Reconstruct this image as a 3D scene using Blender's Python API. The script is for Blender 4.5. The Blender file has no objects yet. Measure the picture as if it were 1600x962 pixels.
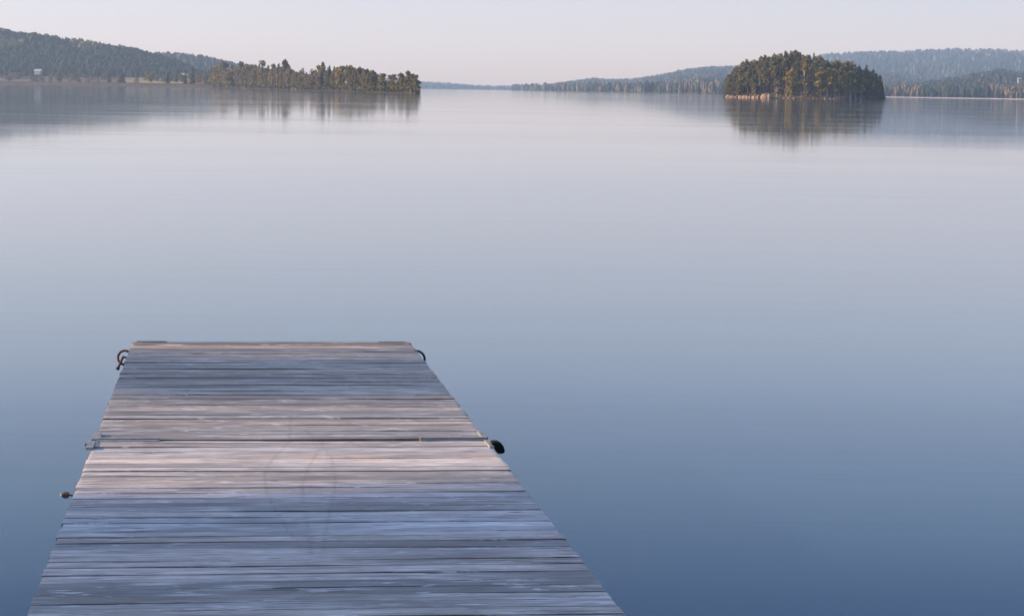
import bpy, math, random
import numpy as np
from mathutils import Vector, Matrix
R = math.radians
random.seed(7)
scene = bpy.context.scene
C = scene.collection

# ------------------------------------------------------------------ camera
F_PX, CX, CY = 3690.0, 800.0, 481.0            # focal length and centre in photo pixels (1600 x 962)
CAM_H = 2.2
K = F_PX / 2800.0                              # distances below are written for a 2800 px lens and scaled with the real one
HZ0, HZS = 127.5, 0.0155                       # horizon line of the photo: v = HZ0 + HZS*u
th = math.atan(HZS)
pitch = math.atan((CY - (HZ0 + HZS * CX)) * math.cos(th) / F_PX)
FW = Vector((0, math.cos(pitch), -math.sin(pitch)))
R0 = Vector((1, 0, 0)); U0 = Vector((0, math.sin(pitch), math.cos(pitch)))
RT = R0 * math.cos(th) + U0 * math.sin(th)
UP = -R0 * math.sin(th) + U0 * math.cos(th)
CAM = Vector((0, 0, CAM_H))
cam = bpy.data.cameras.new('camera'); camo = bpy.data.objects.new('camera', cam); C.objects.link(camo)
m = Matrix((RT, UP, -FW)).transposed().to_4x4(); m.translation = CAM
camo.matrix_world = m
cam.sensor_fit = 'HORIZONTAL'; cam.sensor_width = 36; cam.lens = 36 * F_PX / 1600
cam.clip_start = 0.1; cam.clip_end = 60000
scene.camera = camo

# ------------------------------------------------------------------ world, sun, exposure
SUN_AZ, SUN_EL = R(-97), R(15)                # azimuth clockwise from the view direction
w = bpy.data.worlds.new('World'); scene.world = w; w.use_nodes = True
nt = w.node_tree; bg = nt.nodes['Background']; bg.inputs[1].default_value = 0.1
sky = nt.nodes.new('ShaderNodeTexSky'); sky.sky_type = 'NISHITA'; sky.sun_disc = False
sky.sun_elevation = SUN_EL; sky.sun_rotation = SUN_AZ
sky.air_density = 1.0; sky.dust_density = 0.6; sky.ozone_density = 3.0
tc = nt.nodes.new('ShaderNodeTexCoord'); sx = nt.nodes.new('ShaderNodeSeparateXYZ')
rp = nt.nodes.new('ShaderNodeValToRGB'); mx = nt.nodes.new('ShaderNodeMix'); mx.data_type = 'RGBA'; mx.blend_type = 'MULTIPLY'
mx.inputs[0].default_value = 1.0
WORLD_STOPS = [(0.0, (2.094, 1.4, 1.019)), (0.0225, (1.863, 1.293, 1.174)), (0.056, (1.469, 0.986, 1.025)), (0.086, (1.302, 0.964, 0.992)), (0.113, (1.275, 0.956, 0.993)), (0.137, (1.089, 0.878, 0.971)), (0.169, (0.856, 0.796, 0.88)), (0.217, (0.483, 0.566, 0.765)), (0.45, (1.95, 1.56, 1.5)), (0.9, (1.95, 1.56, 1.5))]
while len(rp.color_ramp.elements) < len(WORLD_STOPS): rp.color_ramp.elements.new(0.5)
for e, (p, c) in zip(rp.color_ramp.elements, WORLD_STOPS):
    e.position = p; e.color = (c[0] / 2.5, c[1] / 2.5, c[2] / 2.5, 1)
sc2 = nt.nodes.new('ShaderNodeVectorMath'); sc2.operation = 'SCALE'; sc2.inputs['Scale'].default_value = 2.5
nt.links.new(tc.outputs['Generated'], sx.inputs[0]); nt.links.new(sx.outputs['Z'], rp.inputs[0])
nt.links.new(rp.outputs[0], sc2.inputs[0]); nt.links.new(sc2.outputs[0], mx.inputs[7])
nt.links.new(sky.outputs[0], mx.inputs[6]); nt.links.new(mx.outputs[2], bg.inputs[0])
sl = bpy.data.lights.new('sun', 'SUN'); so = bpy.data.objects.new('sun', sl); C.objects.link(so)
sl.energy = 5.0; sl.angle = R(1.0); sl.color = (1.0, 0.70, 0.42)
SD = Vector((math.sin(SUN_AZ) * math.cos(SUN_EL), math.cos(SUN_AZ) * math.cos(SUN_EL), math.sin(SUN_EL)))
so.rotation_euler = SD.to_track_quat('Z', 'Y').to_euler()
vs = scene.view_settings; vs.view_transform = 'Standard'; vs.look = 'None'; vs.gamma = 1; vs.use_curve_mapping = False
vs.exposure = 1.3
scene.cycles.max_bounces = 8; scene.cycles.volume_bounces = 1; scene.cycles.caustics_reflective = False
scene.cycles.transparent_max_bounces = 8

# ------------------------------------------------------------------ projection helpers (photo pixel -> place in the world)
def ray(u, v): return FW * F_PX + RT * (u - CX) - UP * (v - CY)
def at(u, v, dist):
    r = ray(u, v); return CAM + r * (dist * K / math.hypot(r.x, r.y))
def on_plane(u, v, p0, n):
    r = ray(u, v); return CAM + r * ((p0 - CAM).dot(n) / r.dot(n))
def project(p):
    d = p - CAM; z = d.dot(FW); return CX + F_PX * d.dot(RT) / z, CY - F_PX * d.dot(UP) / z
def horizon(u): return HZ0 + HZS * u
def interp(x, pts): return float(np.interp(x, [p[0] for p in pts], [p[1] for p in pts]))

# ------------------------------------------------------------------ object helpers
def tag(o, label=None, cat=None, group=None, kind=None):
    if label: o['label'] = label
    if cat: o['category'] = cat
    if group: o['group'] = group
    if kind: o['kind'] = kind
    return o
def mesh_obj(name, verts, faces, mat, parent=None, smooth=False):
    me = bpy.data.meshes.new(name); me.from_pydata(verts, [], faces); me.update()
    if mat: me.materials.append(mat)
    if smooth: me.polygons.foreach_set('use_smooth', [True] * len(me.polygons))
    o = bpy.data.objects.new(name, me); C.objects.link(o)
    if parent: o.parent = parent
    return o
def empty(name, loc=(0, 0, 0), rz=0):
    o = bpy.data.objects.new(name, None); C.objects.link(o); o.location = loc; o.rotation_euler = (0, 0, rz)
    o.empty_display_size = 0.3
    return o
class MB:
    def __init__(s): s.v = []; s.f = []; s.c = []
    def add(s, vs, fs, col=None):
        b = len(s.v); s.v += [tuple(p) for p in vs]; s.f += [tuple(i + b for i in f) for f in fs]
        if col is not None: s.c += [col] * len(vs)
    def box(s, x0, x1, y0, y1, z0, z1, bev=0.0):
        if bev <= 0:
            vs = [(x, y, z) for z in (z0, z1) for (x, y) in ((x0, y0), (x1, y0), (x1, y1), (x0, y1))]
            s.add(vs, [(0, 3, 2, 1), (4, 5, 6, 7), (0, 1, 5, 4), (1, 2, 6, 5), (2, 3, 7, 6), (3, 0, 4, 7)])
        else:
            rings = []
            for z, i in ((z0, bev), (z0 + bev, 0), (z1 - bev, 0), (z1, bev)):
                rings.append([(x0 + i, y0 + i, z), (x1 - i, y0 + i, z), (x1 - i, y1 - i, z), (x0 + i, y1 - i, z)])
            vs = [p for r in rings for p in r]; fs = [(3, 2, 1, 0), (12, 13, 14, 15)]
            for k in range(3):
                for j in range(4):
                    a, b = k * 4 + j, k * 4 + (j + 1) % 4
                    fs.append((a, b, b + 4, a + 4))
            s.add(vs, fs)
    def tube(s, pts, rad, seg=10, cap=True):
        pts = [Vector(p) for p in pts]; n = len(pts); vs = []
        rads = rad if isinstance(rad, (list, tuple)) else [rad] * n
        ref = Vector((0.13, 0.07, 1)).normalized()
        for i, p in enumerate(pts):
            t = (pts[min(i + 1, n - 1)] - pts[max(i - 1, 0)]).normalized()
            a = t.cross(ref)
            if a.length < 0.15: a = t.cross(Vector((1, 0, 0)))
            a.normalize(); b = t.cross(a)
            for k in range(seg):
                q = 2 * math.pi * k / seg
                vs.append(p + (a * math.cos(q) + b * math.sin(q)) * rads[i])
        fs = [(i * seg + k, i * seg + (k + 1) % seg, (i + 1) * seg + (k + 1) % seg, (i + 1) * seg + k) for i in range(n - 1) for k in range(seg)]
        if cap: fs += [tuple(range(seg))[::-1], tuple((n - 1) * seg + k for k in range(seg))]
        s.add(vs, fs)
    def prism_y(s, prof, y0, y1):
        n = len(prof); vs = [(x, y0, z) for x, z in prof] + [(x, y1, z) for x, z in prof]
        s.add(vs, [tuple(range(n)), tuple(range(2 * n - 1, n - 1, -1))] + [(i, i + n, (i + 1) % n + n, (i + 1) % n) for i in range(n)])
    def build(s, name, mat, parent=None, smooth=False):
        o = mesh_obj(name, s.v, s.f, mat, parent, smooth)
        if s.c:
            a = o.data.color_attributes.new('Col', 'FLOAT_COLOR', 'POINT')
            a.data.foreach_set('color', np.array([(c[0], c[1], c[2], 1) for c in s.c], dtype=np.float32).ravel())
        return o

# ------------------------------------------------------------------ materials
def mat(name, rough=0.8, spec=0.3, col=(0.5, 0.5, 0.5)):
    m = bpy.data.materials.new(name); m.use_nodes = True
    b = m.node_tree.nodes['Principled BSDF']
    b.inputs['Roughness'].default_value = rough; b.inputs['Specular IOR Level'].default_value = spec
    b.inputs['Base Color'].default_value = (*col, 1)
    return m, m.node_tree, b
def node(nt, typ, **kw):
    n = nt.nodes.new(typ)
    for k, v in kw.items(): setattr(n, k, v)
    return n
def noise(nt, vec, scale, detail=4, rough=0.6):
    n = node(nt, 'ShaderNodeTexNoise'); n.inputs['Scale'].default_value = scale
    n.inputs['Detail'].default_value = detail; n.inputs['Roughness'].default_value = rough
    if vec is not None: nt.links.new(vec, n.inputs['Vector'])
    return n.outputs['Fac']
def mapping(nt, vec, scale=(1, 1, 1), rot=(0, 0, 0)):
    n = node(nt, 'ShaderNodeMapping'); n.inputs['Scale'].default_value = scale; n.inputs['Rotation'].default_value = rot
    nt.links.new(vec, n.inputs['Vector']); return n.outputs[0]
def ramp(nt, fac, stops):
    n = node(nt, 'ShaderNodeValToRGB')
    while len(n.color_ramp.elements) < len(stops): n.color_ramp.elements.new(0.5)
    for e, (p, c) in zip(n.color_ramp.elements, stops):
        e.position = p; e.color = (*c, 1) if len(c) == 3 else c
    nt.links.new(fac, n.inputs[0]); return n.outputs[0]
def mixc(nt, fac, a, b, mode='MIX'):
    n = node(nt, 'ShaderNodeMix', data_type='RGBA', blend_type=mode)
    for i, v in ((0, fac), (6, a), (7, b)):
        if isinstance(v, (int, float)): n.inputs[i].default_value = v
        elif isinstance(v, tuple): n.inputs[i].default_value = (*v, 1)
        else: nt.links.new(v, n.inputs[i])
    return n.outputs[2]
def mth(nt, op, a, b=None, c=None, clamp=False):
    n = node(nt, 'ShaderNodeMath', operation=op, use_clamp=clamp)
    for i, v in enumerate((a, b, c)):
        if v is None: continue
        if isinstance(v, (int, float)): n.inputs[i].default_value = v
        else: nt.links.new(v, n.inputs[i])
    return n.outputs[0]
def simple_noise_mat(name, c0, c1, scale, rough=0.85, spec=0.2, bump=0.0, coord='Object'):
    m, nt, b = mat(name, rough, spec)
    tcn = node(nt, 'ShaderNodeTexCoord').outputs[coord]
    f = noise(nt, tcn, scale, 6, 0.65)
    nt.links.new(ramp(nt, f, [(0.3, c0), (0.7, c1)]), b.inputs['Base Color'])
    if bump:
        bn = node(nt, 'ShaderNodeBump'); bn.inputs['Strength'].default_value = bump
        nt.links.new(f, bn.inputs['Height']); nt.links.new(bn.outputs[0], b.inputs['Normal'])
    return m

# water: clear dark lake, a mirror at this grazing angle, with faint stretched ripples and breezy patches
def water_mat():
    m, nt, b = mat('lake_water', 0.05, 0.5, (0.008, 0.022, 0.042))
    b.inputs['IOR'].default_value = 1.33
    g = node(nt, 'ShaderNodeNewGeometry').outputs['Position']
    big = noise(nt, mapping(nt, g, (0.012, 0.06, 1), (0, 0, R(3))), 1.0, 4, 0.6)     # calm and breezy patches
    mask = ramp(nt, big, [(0.42, (0, 0, 0)), (0.66, (1, 1, 1))])
    r1 = noise(nt, mapping(nt, g, (0.9, 2.6, 1), (0, 0, R(8))), 1.0, 4, 0.6)
    r2 = noise(nt, mapping(nt, g, (0.10, 0.28, 1), (0, 0, R(-6))), 1.0, 3, 0.5)
    lane = ramp(nt, noise(nt, mapping(nt, g, (0.10, 0.9, 1), (0, 0, R(2))), 1.0, 4, 0.6), [(0.46, (.2,) * 3), (0.66, (1,) * 3)])
    h = mth(nt, 'ADD', mth(nt, 'MULTIPLY', mth(nt, 'MULTIPLY', r1, lane), 0.026), mth(nt, 'MULTIPLY', r2, 0.014))
    h = mth(nt, 'ADD', h, mth(nt, 'MULTIPLY', noise(nt, mapping(nt, g, (0.13, 0.8, 1), (0, 0, R(-4))), 1.0, 2, 0.5), 0.03))
    bn = node(nt, 'ShaderNodeBump'); bn.inputs['Distance'].default_value = 1.0
    nt.links.new(mth(nt, 'MULTIPLY_ADD', mask, 0.028, 0.014), bn.inputs['Strength'])
    nt.links.new(h, bn.inputs['Height']); nt.links.new(bn.outputs[0], b.inputs['Normal'])
    nt.links.new(mth(nt, 'ADD', mth(nt, 'MULTIPLY_ADD', mask, 0.02, 0.028), mth(nt, 'MULTIPLY', lane, 0.022)), b.inputs['Roughness'])
    return m
M = {}
M['water'] = water_mat()
def foliage_mat(name, c0, c1, c2, trans=0.25):
    m, nt, b = mat(name, 0.85, 0.15)
    tcn = node(nt, 'ShaderNodeTexCoord').outputs['Object']
    oi = node(nt, 'ShaderNodeObjectInfo').outputs['Random']
    f = noise(nt, tcn, 0.9, 3, 0.6)
    f2 = mth(nt, 'ADD', mth(nt, 'MULTIPLY', f, 0.7), mth(nt, 'MULTIPLY', oi, 0.35))
    col = ramp(nt, f2, [(0.25, c0), (0.5, c1), (0.8, c2)])
    nt.links.new(col, b.inputs['Base Color'])
    t = node(nt, 'ShaderNodeBsdfTranslucent'); nt.links.new(col, t.inputs[0])
    ms = node(nt, 'ShaderNodeMixShader'); ms.inputs[0].default_value = trans
    nt.links.new(b.outputs[0], ms.inputs[1]); nt.links.new(t.outputs[0], ms.inputs[2])
    nt.links.new(ms.outputs[0], nt.nodes['Material Output'].inputs[0])
    return m
M['spruce'] = foliage_mat('spruce_needles', (0.028, 0.034, 0.020), (0.055, 0.058, 0.030), (0.095, 0.09, 0.04), 0.12)
M['pine'] = foliage_mat('pine_needles', (0.08, 0.078, 0.034), (0.14, 0.125, 0.05), (0.21, 0.17, 0.065), 0.25)
M['birch'] = foliage_mat('young_birch_leaves', (0.14, 0.12, 0.03), (0.24, 0.19, 0.045), (0.34, 0.25, 0.065), 0.35)
M['olive'] = foliage_mat('olive_leaves', (0.09, 0.085, 0.042), (0.15, 0.13, 0.06), (0.22, 0.18, 0.075), 0.3)
M['budding'] = foliage_mat('budding_twigs', (0.12, 0.092, 0.062), (0.18, 0.14, 0.085), (0.25, 0.19, 0.10), 0.35)
M['bark_dark'] = simple_noise_mat('conifer_bark', (0.05, 0.035, 0.025), (0.13, 0.085, 0.06), 3)
M['bark_birch'] = simple_noise_mat('birch_bark', (0.22, 0.20, 0.19), (0.48, 0.45, 0.42), 2.5)
def vcol_mat(name, rough=0.9, trans=0.0):
    m, nt, b = mat(name, rough, 0.1)
    a = node(nt, 'ShaderNodeAttribute', attribute_name='Col')
    g = node(nt, 'ShaderNodeNewGeometry').outputs['Position']
    f = ramp(nt, noise(nt, g, 0.35, 3, 0.6), [(0.3, (0.75,) * 3), (0.7, (1.25,) * 3)])
    nt.links.new(mixc(nt, 1.0, a.outputs['Color'], f, 'MULTIPLY'), b.inputs['Base Color'])
    return m
M['forest'] = vcol_mat('far_forest_foliage')
M['hill'] = simple_noise_mat('wooded_hill_ground', (0.025, 0.032, 0.02), (0.06, 0.058, 0.03), 0.02)
M['field'] = simple_noise_mat('dry_field_grass', (0.11, 0.095, 0.055), (0.21, 0.175, 0.085), 0.03)
M['bank'] = simple_noise_mat('dark_bank_earth', (0.018, 0.016, 0.016), (0.034, 0.027, 0.025), 0.15)
M['isle'] = simple_noise_mat('forest_floor', (0.05, 0.04, 0.025), (0.14, 0.10, 0.06), 0.4)
M['rock'] = simple_noise_mat('pink_granite', (0.16, 0.11, 0.08), (0.36, 0.25, 0.19), 0.8, bump=0.4)
M['sand'] = simple_noise_mat('pale_shore_sand', (0.18, 0.17, 0.17), (0.30, 0.28, 0.28), 0.1)
M['reed'] = simple_noise_mat('dry_reeds', (0.26, 0.17, 0.09), (0.42, 0.29, 0.17), 0.5)
M['wall_white'] = simple_noise_mat('painted_house_wall', (0.20, 0.21, 0.23), (0.28, 0.28, 0.30), 0.6)
M['wall_red'] = simple_noise_mat('red_house_wall', (0.22, 0.05, 0.035), (0.30, 0.08, 0.05), 0.6)
M['roof'] = simple_noise_mat('pale_metal_roof', (0.22, 0.25, 0.30), (0.33, 0.36, 0.41), 0.3, rough=0.6)

# ------------------------------------------------------------------ haze (air), water
BX, BY0, BY1, BZ = 8000, -3000, 12200, 520
hz_m = bpy.data.materials.new('haze_air'); hz_m.use_nodes = True
hnt = hz_m.node_tree; hnt.nodes.remove(hnt.nodes['Principled BSDF'])
pv = hnt.nodes.new('ShaderNodeVolumePrincipled')
pv.inputs['Color'].default_value = (0.54, 0.76, 1.0, 1); pv.inputs['Density'].default_value = 1.1e-4
pv.inputs['Anisotropy'].default_value = 0.35
hnt.links.new(pv.outputs[0], hnt.nodes['Material Output'].inputs['Volume'])
hb = MB(); hb.box(-BX, BX, BY0, BY1, -3.0, BZ)
tag(hb.build('haze', hz_m), kind='stuff')

wb = MB(); nx, ny = 40, 40
W0, W1, WY0, WY1 = -7900, 7900, -2900, 12100
wv = [(W0 + (W1 - W0) * i / nx, WY0 + (WY1 - WY0) * j / ny, 0) for j in range(ny + 1) for i in range(nx + 1)]
wf = [(j * (nx + 1) + i, j * (nx + 1) + i + 1, (j + 1) * (nx + 1) + i + 1, (j + 1) * (nx + 1) + i) for j in range(ny) for i in range(nx)]
tag(mesh_obj('water', wv, wf, M['water']), kind='structure')
tag(mesh_obj('lake_bed', [(W0, WY0, -2), (W1, WY0, -2), (W1, WY1, -2), (W0, WY1, -2)], [(0, 1, 2, 3)], M['bank']), kind='structure')

# ------------------------------------------------------------------ hills
rng = np.random.default_rng(3)
def vnoise(x, seed=0):
    x = np.asarray(x, float); i = np.floor(x).astype(int); f = x - i; f = f * f * (3 - 2 * f)
    h = lambda k: np.modf(np.abs(np.sin((k + seed * 57.3) * 12.9898) * 43758.5453))[0]
    return h(i) * (1 - f) + h(i + 1) * f
def smooth(t): return t * t * (3 - 2 * t)
class Hill:
    """crest: [(u, v)] skyline in the photo; d0/d1: distance of shore and crest along each u; tree: height kept free below the skyline"""
    def __init__(s, crest, d0, d1, tree, power=1.0, z0=0.6):
        s.crest = crest; s.d0 = d0; s.d1 = d1; s.tree = tree; s.power = power; s.z0 = z0
        s.u0, s.u1 = crest[0][0], crest[-1][0]
    def point(s, u, t):
        d0 = interp(u, s.d0); d1 = interp(u, s.d1)
        zc = at(u, interp(u, s.crest), d1).z - s.tree
        zc = max(zc, s.z0)
        if t <= 1: d = d0 + (d1 - d0) * t; z = s.z0 + (zc - s.z0) * smooth(t) ** s.power
        else: d = d1 + (d1 - d0) * (t - 1) * 1.2; z = s.z0 + (zc - s.z0) * smooth(max(0, 2 - t))
        z += (zc - s.z0) * 0.05 * (float(vnoise(u * 0.03 + 3 * t, 5)) - 0.5) * min(1, 4 * t) * (1 if t < 0.9 else 0)
        r = ray(u, horizon(u)); k = d * K / math.hypot(r.x, r.y)
        return (r.x * k, r.y * k, z)
    def terrain(s, name, mt, nu=90, nt_=18):
        vs = []; fs = []
        rows = [-0.03] + [2.0 * j / nt_ for j in range(nt_ + 1)]
        us = [s.u0 + (s.u1 - s.u0) * i / nu for i in range(nu + 1)]
        for t in rows:
            for u in us:
                if t < 0: p = s.point(u, 0); q = Vector((p[0], p[1], 0)); q -= q.normalized() * 6; vs.append((q.x, q.y, -1.5))
                else: vs.append(s.point(u, t))
        n = nu + 1
        for j in range(len(rows) - 1):
            for i in range(nu): fs.append((j * n + i, j * n + i + 1, (j + 1) * n + i + 1, (j + 1) * n + i))
        return tag(mesh_obj(name, vs, fs, mt, smooth=True), kind='structure')
    def forest(s, name, n, h, palette, label, t0=0.0, t1=1.12, ubias=None, cone=0.6, keep=None):
        mb = MB()
        for _ in range(n):
            u = random.uniform(s.u0, s.u1); t = t0 + (t1 - t0) * random.random() ** 0.9
            if keep and not keep(u, t): continue
            p = s.point(u, t); hh = h * random.uniform(0.65, 1.15)
            c = palette(u, t); jj = random.uniform(0.87, 1.13); c = tuple(x * jj for x in c)
            mini_tree(mb, p, hh, hh * random.uniform(0.17, 0.26), c, random.random() < cone)
        o = mb.build(name, M['forest']); tag(o, label, 'forest', kind='stuff'); return o
def mini_tree(mb, p, h, r, c, conifer):
    x, y, z = p; k = 6; a0 = random.random() * 6.28
    rings = ((0.06, 0.85), (0.35, 0.8), (0.36, 1.0), (0.68, 0.45)) if conifer else ((0.10, 0.55), (0.35, 1.15), (0.65, 1.25), (0.88, 0.75))
    vs = []
    for hz, rr in rings:
        for i in range(k):
            a = a0 + 6.283 * i / k; q = r * rr * random.uniform(0.65, 1.3)
            vs.append((x + q * math.cos(a), y + q * math.sin(a), z - 1 + (h + 1) * (hz + random.uniform(-0.04, 0.04))))
    vs.append((x + random.uniform(-.1, .1) * r, y, z + h))
    fs = [(j * k + i, j * k + (i + 1) % k, (j + 1) * k + (i + 1) % k, (j + 1) * k + i) for j in range(len(rings) - 1) for i in range(k)]
    b = (len(rings) - 1) * k; fs += [(b + i, b + (i + 1) % k, len(rings) * k) for i in range(k)]
    mb.add(vs, fs, c)
DK, GR, OL, TN, YL = (0.018, 0.026, 0.020), (0.026, 0.034, 0.023), (0.050, 0.050, 0.028), (0.10, 0.078, 0.052), (0.12, 0.10, 0.045)
def pick(ws):
    r = random.random() * sum(k for k, _ in ws)
    for k, c in ws:
        r -= k
        if r <= 0: return c
    return ws[-1][1]
# far end of the lake
h_far = Hill([(600, 124), (655, 129), (700, 131), (740, 135), (765, 138), (820, 139.5), (900, 141)], [(600, 4600), (900, 5600)], [(600, 6300), (900, 7000)], 8)
h_far.terrain('hills', M['hill'])
h_far.forest('far_forest', 1500, 13, lambda u, t: pick([(3, DK), (2, GR), (1, OL)]), 'faint blue forest on the low hills closing the far end of the lake')
# long wooded ridge right of the gap, running behind the island
h_mid = Hill([(800, 141), (825, 137), (860, 133.5), (900, 128), (925, 124), (950, 126), (985, 125.5), (1015, 121.5), (1045, 117), (1070, 111), (1100, 108), (1145, 106), (1200, 104), (1300, 108), (1420, 120), (1500, 135)],
             [(800, 3800), (870, 2600), (1100, 1900), (1400, 1900)], [(800, 6200), (1100, 4900), (1500, 4800)], 9)
h_mid.terrain('hills', M['hill'], 120)
def pal_mid(u, t):
    k = float(vnoise(u * 0.03, 2)) + 0.6 * float(vnoise(t * 7 + u * 0.01, 8))
    return pick([(3, DK), (2, GR), (1.5 if k < .9 else 5, TN), (1, OL)]) if t < 0.55 else pick([(4, DK), (3, GR), (.5, OL)])
h_mid.forest('ridge_forest', 6000, 13, pal_mid, 'hazy blue green forest on the long ridge running left behind the island')
# high ridge at the right
h_back = Hill([(1190, 125), (1240, 98), (1290, 87), (1345, 84), (1400, 83.5), (1440, 81.5), (1470, 81), (1492, 79), (1530, 80), (1570, 80.5), (1600, 84), (1680, 90), (1800, 104)],
              [(1190, 2900), (1800, 2700)], [(1190, 6000), (1500, 6000), (1800, 5800)], 11, power=1.2)
h_back.terrain('hills', M['hill'], 90)
def pal_back(u, t):
    k = float(vnoise(t * 9 + u * 0.006, 4))
    return pick([(2, DK), (2, GR), (6 if k > .55 else .4, (0.12, 0.10, 0.075)), (2 if k > .55 else .4, OL)])
h_back.forest('high_ridge_forest', 6500, 16, pal_back, 'hazy blue forest on the high ridge at the right edge')
# nearer dark spur at the right
h_spur = Hill([(1375, 150), (1390, 141), (1415, 134), (1445, 127), (1475, 122), (1505, 117), (1530, 112), (1560, 107), (1580, 110), (1600, 112), (1700, 112), (1800, 120)],
              [(1375, 1900), (1800, 1750)], [(1375, 2500), (1560, 2900), (1800, 2900)], 13)
h_spur.terrain('hills', M['hill'], 60)
def pal_spur(u, t):
    if t < 0.28 and (u < 1440 or u > 1545): return pick([(3, TN), (.6, YL), (1, OL)])
    k = float(vnoise(u * 0.04 + t * 5, 9))
    return pick([(5, DK), (3, GR), (2.5 if k > .65 else .3, OL), (2 if k > .7 else 0.1, TN)])
h_spur.forest('spur_forest', 4200, 12, pal_spur, 'darker spruce forest on the low spur right of the island')
# sand line along the right shore
def shore_strip(name, mt, u0, u1, d, wdt, zt, nseg=60, jag=0.0):
    vs = []; fs = []
    for i in range(nseg + 1):
        u = u0 + (u1 - u0) * i / nseg; dd = interp(u, d); r = ray(u, horizon(u)); k = K / math.hypot(r.x, r.y)
        z = zt * (1 + jag * (random.random() - .5))
        for off, zz in ((-2.5, -1.2), (0.0, z * 0.9), (wdt * .6, z), (wdt, z * 0.9), (wdt + 3, -1.2)):
            vs.append((r.x * k * (dd + off), r.y * k * (dd + off), zz))
    for i in range(nseg):
        for j in range(4): fs.append((i * 5 + j, (i + 1) * 5 + j, (i + 1) * 5 + j + 1, i * 5 + j + 1))
    return tag(mesh_obj(name, vs, fs, mt, smooth=True), kind='structure')
shore_strip('beach', M['sand'], 1340, 1800, [(1340, 1860), (1800, 1700)], 20, 1.0)

# left wooded hill
h_l2 = Hill([(180, 100), (215, 92), (245, 86), (262, 85), (275, 87), (290, 86), (305, 88), (325, 92), (345, 97), (370, 103), (420, 112), (520, 128)],
            [(180, 2200), (520, 2000)], [(180, 2700), (520, 2600)], 11)
h_l2.terrain('hills', M['hill'], 60)
h_l2.forest('knoll_forest', 2600, 14, lambda u, t: pick([(3, DK), (3, GR), (1.5, TN), (1, OL)]), 'blue green forest on the smaller knoll behind the headland trees')
h_left = Hill([(-160, 34), (-60, 42), (0, 49), (30, 54), (60, 57), (90, 62), (125, 66), (150, 70), (175, 76), (190, 76), (215, 82), (240, 87), (270, 96), (300, 110), (330, 126)],
              [(-160, 1850), (100, 1800), (330, 1700)], [(-160, 2200), (330, 2050)], 12)
h_left.terrain('hills', M['hill'], 90)
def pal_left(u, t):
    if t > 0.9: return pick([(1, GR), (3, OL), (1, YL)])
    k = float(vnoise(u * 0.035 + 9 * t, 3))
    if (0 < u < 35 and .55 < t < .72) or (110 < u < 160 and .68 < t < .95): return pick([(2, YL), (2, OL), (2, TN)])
    return tuple(x * .75 for x in pick([(4, DK), (4, GR), (1.5 if k > .7 else .1, OL)]))  # shadow on the hillside put into the tree colours as a darker tone
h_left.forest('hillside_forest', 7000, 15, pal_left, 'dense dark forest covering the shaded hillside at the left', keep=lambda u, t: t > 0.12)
# flat shore in front of the left hill: fields and dark bank
def flat_land(name, mt, pts, z, nseg=70, rise=0.0):
    """pts: [(u, d_near, d_far)]"""
    vs = []; fs = []
    u0, u1 = pts[0][0], pts[-1][0]
    for i in range(nseg + 1):
        u = u0 + (u1 - u0) * i / nseg
        a = interp(u, [(p[0], p[1]) for p in pts]); b = interp(u, [(p[0], p[2]) for p in pts])
        r = ray(u, horizon(u)); k = K / math.hypot(r.x, r.y)
        for j, (t, zz) in enumerate(((0, -1.5), (0.01, z * .9), (0.3, z * (1 + .4 * rise)), (1.0, z * (1.3 + rise)))):
            d = a + (b - a) * t; vs.append((r.x * k * d, r.y * k * d, zz))
    for i in range(nseg):
        for j in range(3): fs.append((i * 4 + j, (i + 1) * 4 + j, (i + 1) * 4 + j + 1, i * 4 + j + 1))
    return tag(mesh_obj(name, vs, fs, mt, smooth=True), kind='structure')
LD = [(-200, 1750), (0, 1640), (100, 1560), (200, 1460), (330, 1300), (460, 1000), (560, 800), (655, 680)]   # distance of the left shore
M['heath'] = simple_noise_mat('brown_heath', (0.05, 0.04, 0.035), (0.10, 0.078, 0.06), 0.03)
flat_land('heath', M['heath'], [(-200, 1790, 1900), (0, 1680, 1900), (188, 1483, 1870)], 3.0, rise=1.7)
flat_land('field', M['field'], [(188, 1483, 1870), (330, 1335, 1850)], 3.0, rise=1.7)
flat_land('bank', M['bank'], [(-200, 1750, 1789), (40, 1600, 1655), (330, 1300, 1334), (345, 1280, 1330)], 2.2)
flat_land('headland', M['bank'], [(322, 1300, 1440), (400, 1130, 1290), (460, 985, 1130), (480, 945, 1090), (560, 800, 900), (620, 712, 775), (648, 682, 712), (655, 686, 700)], 0.35)

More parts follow.
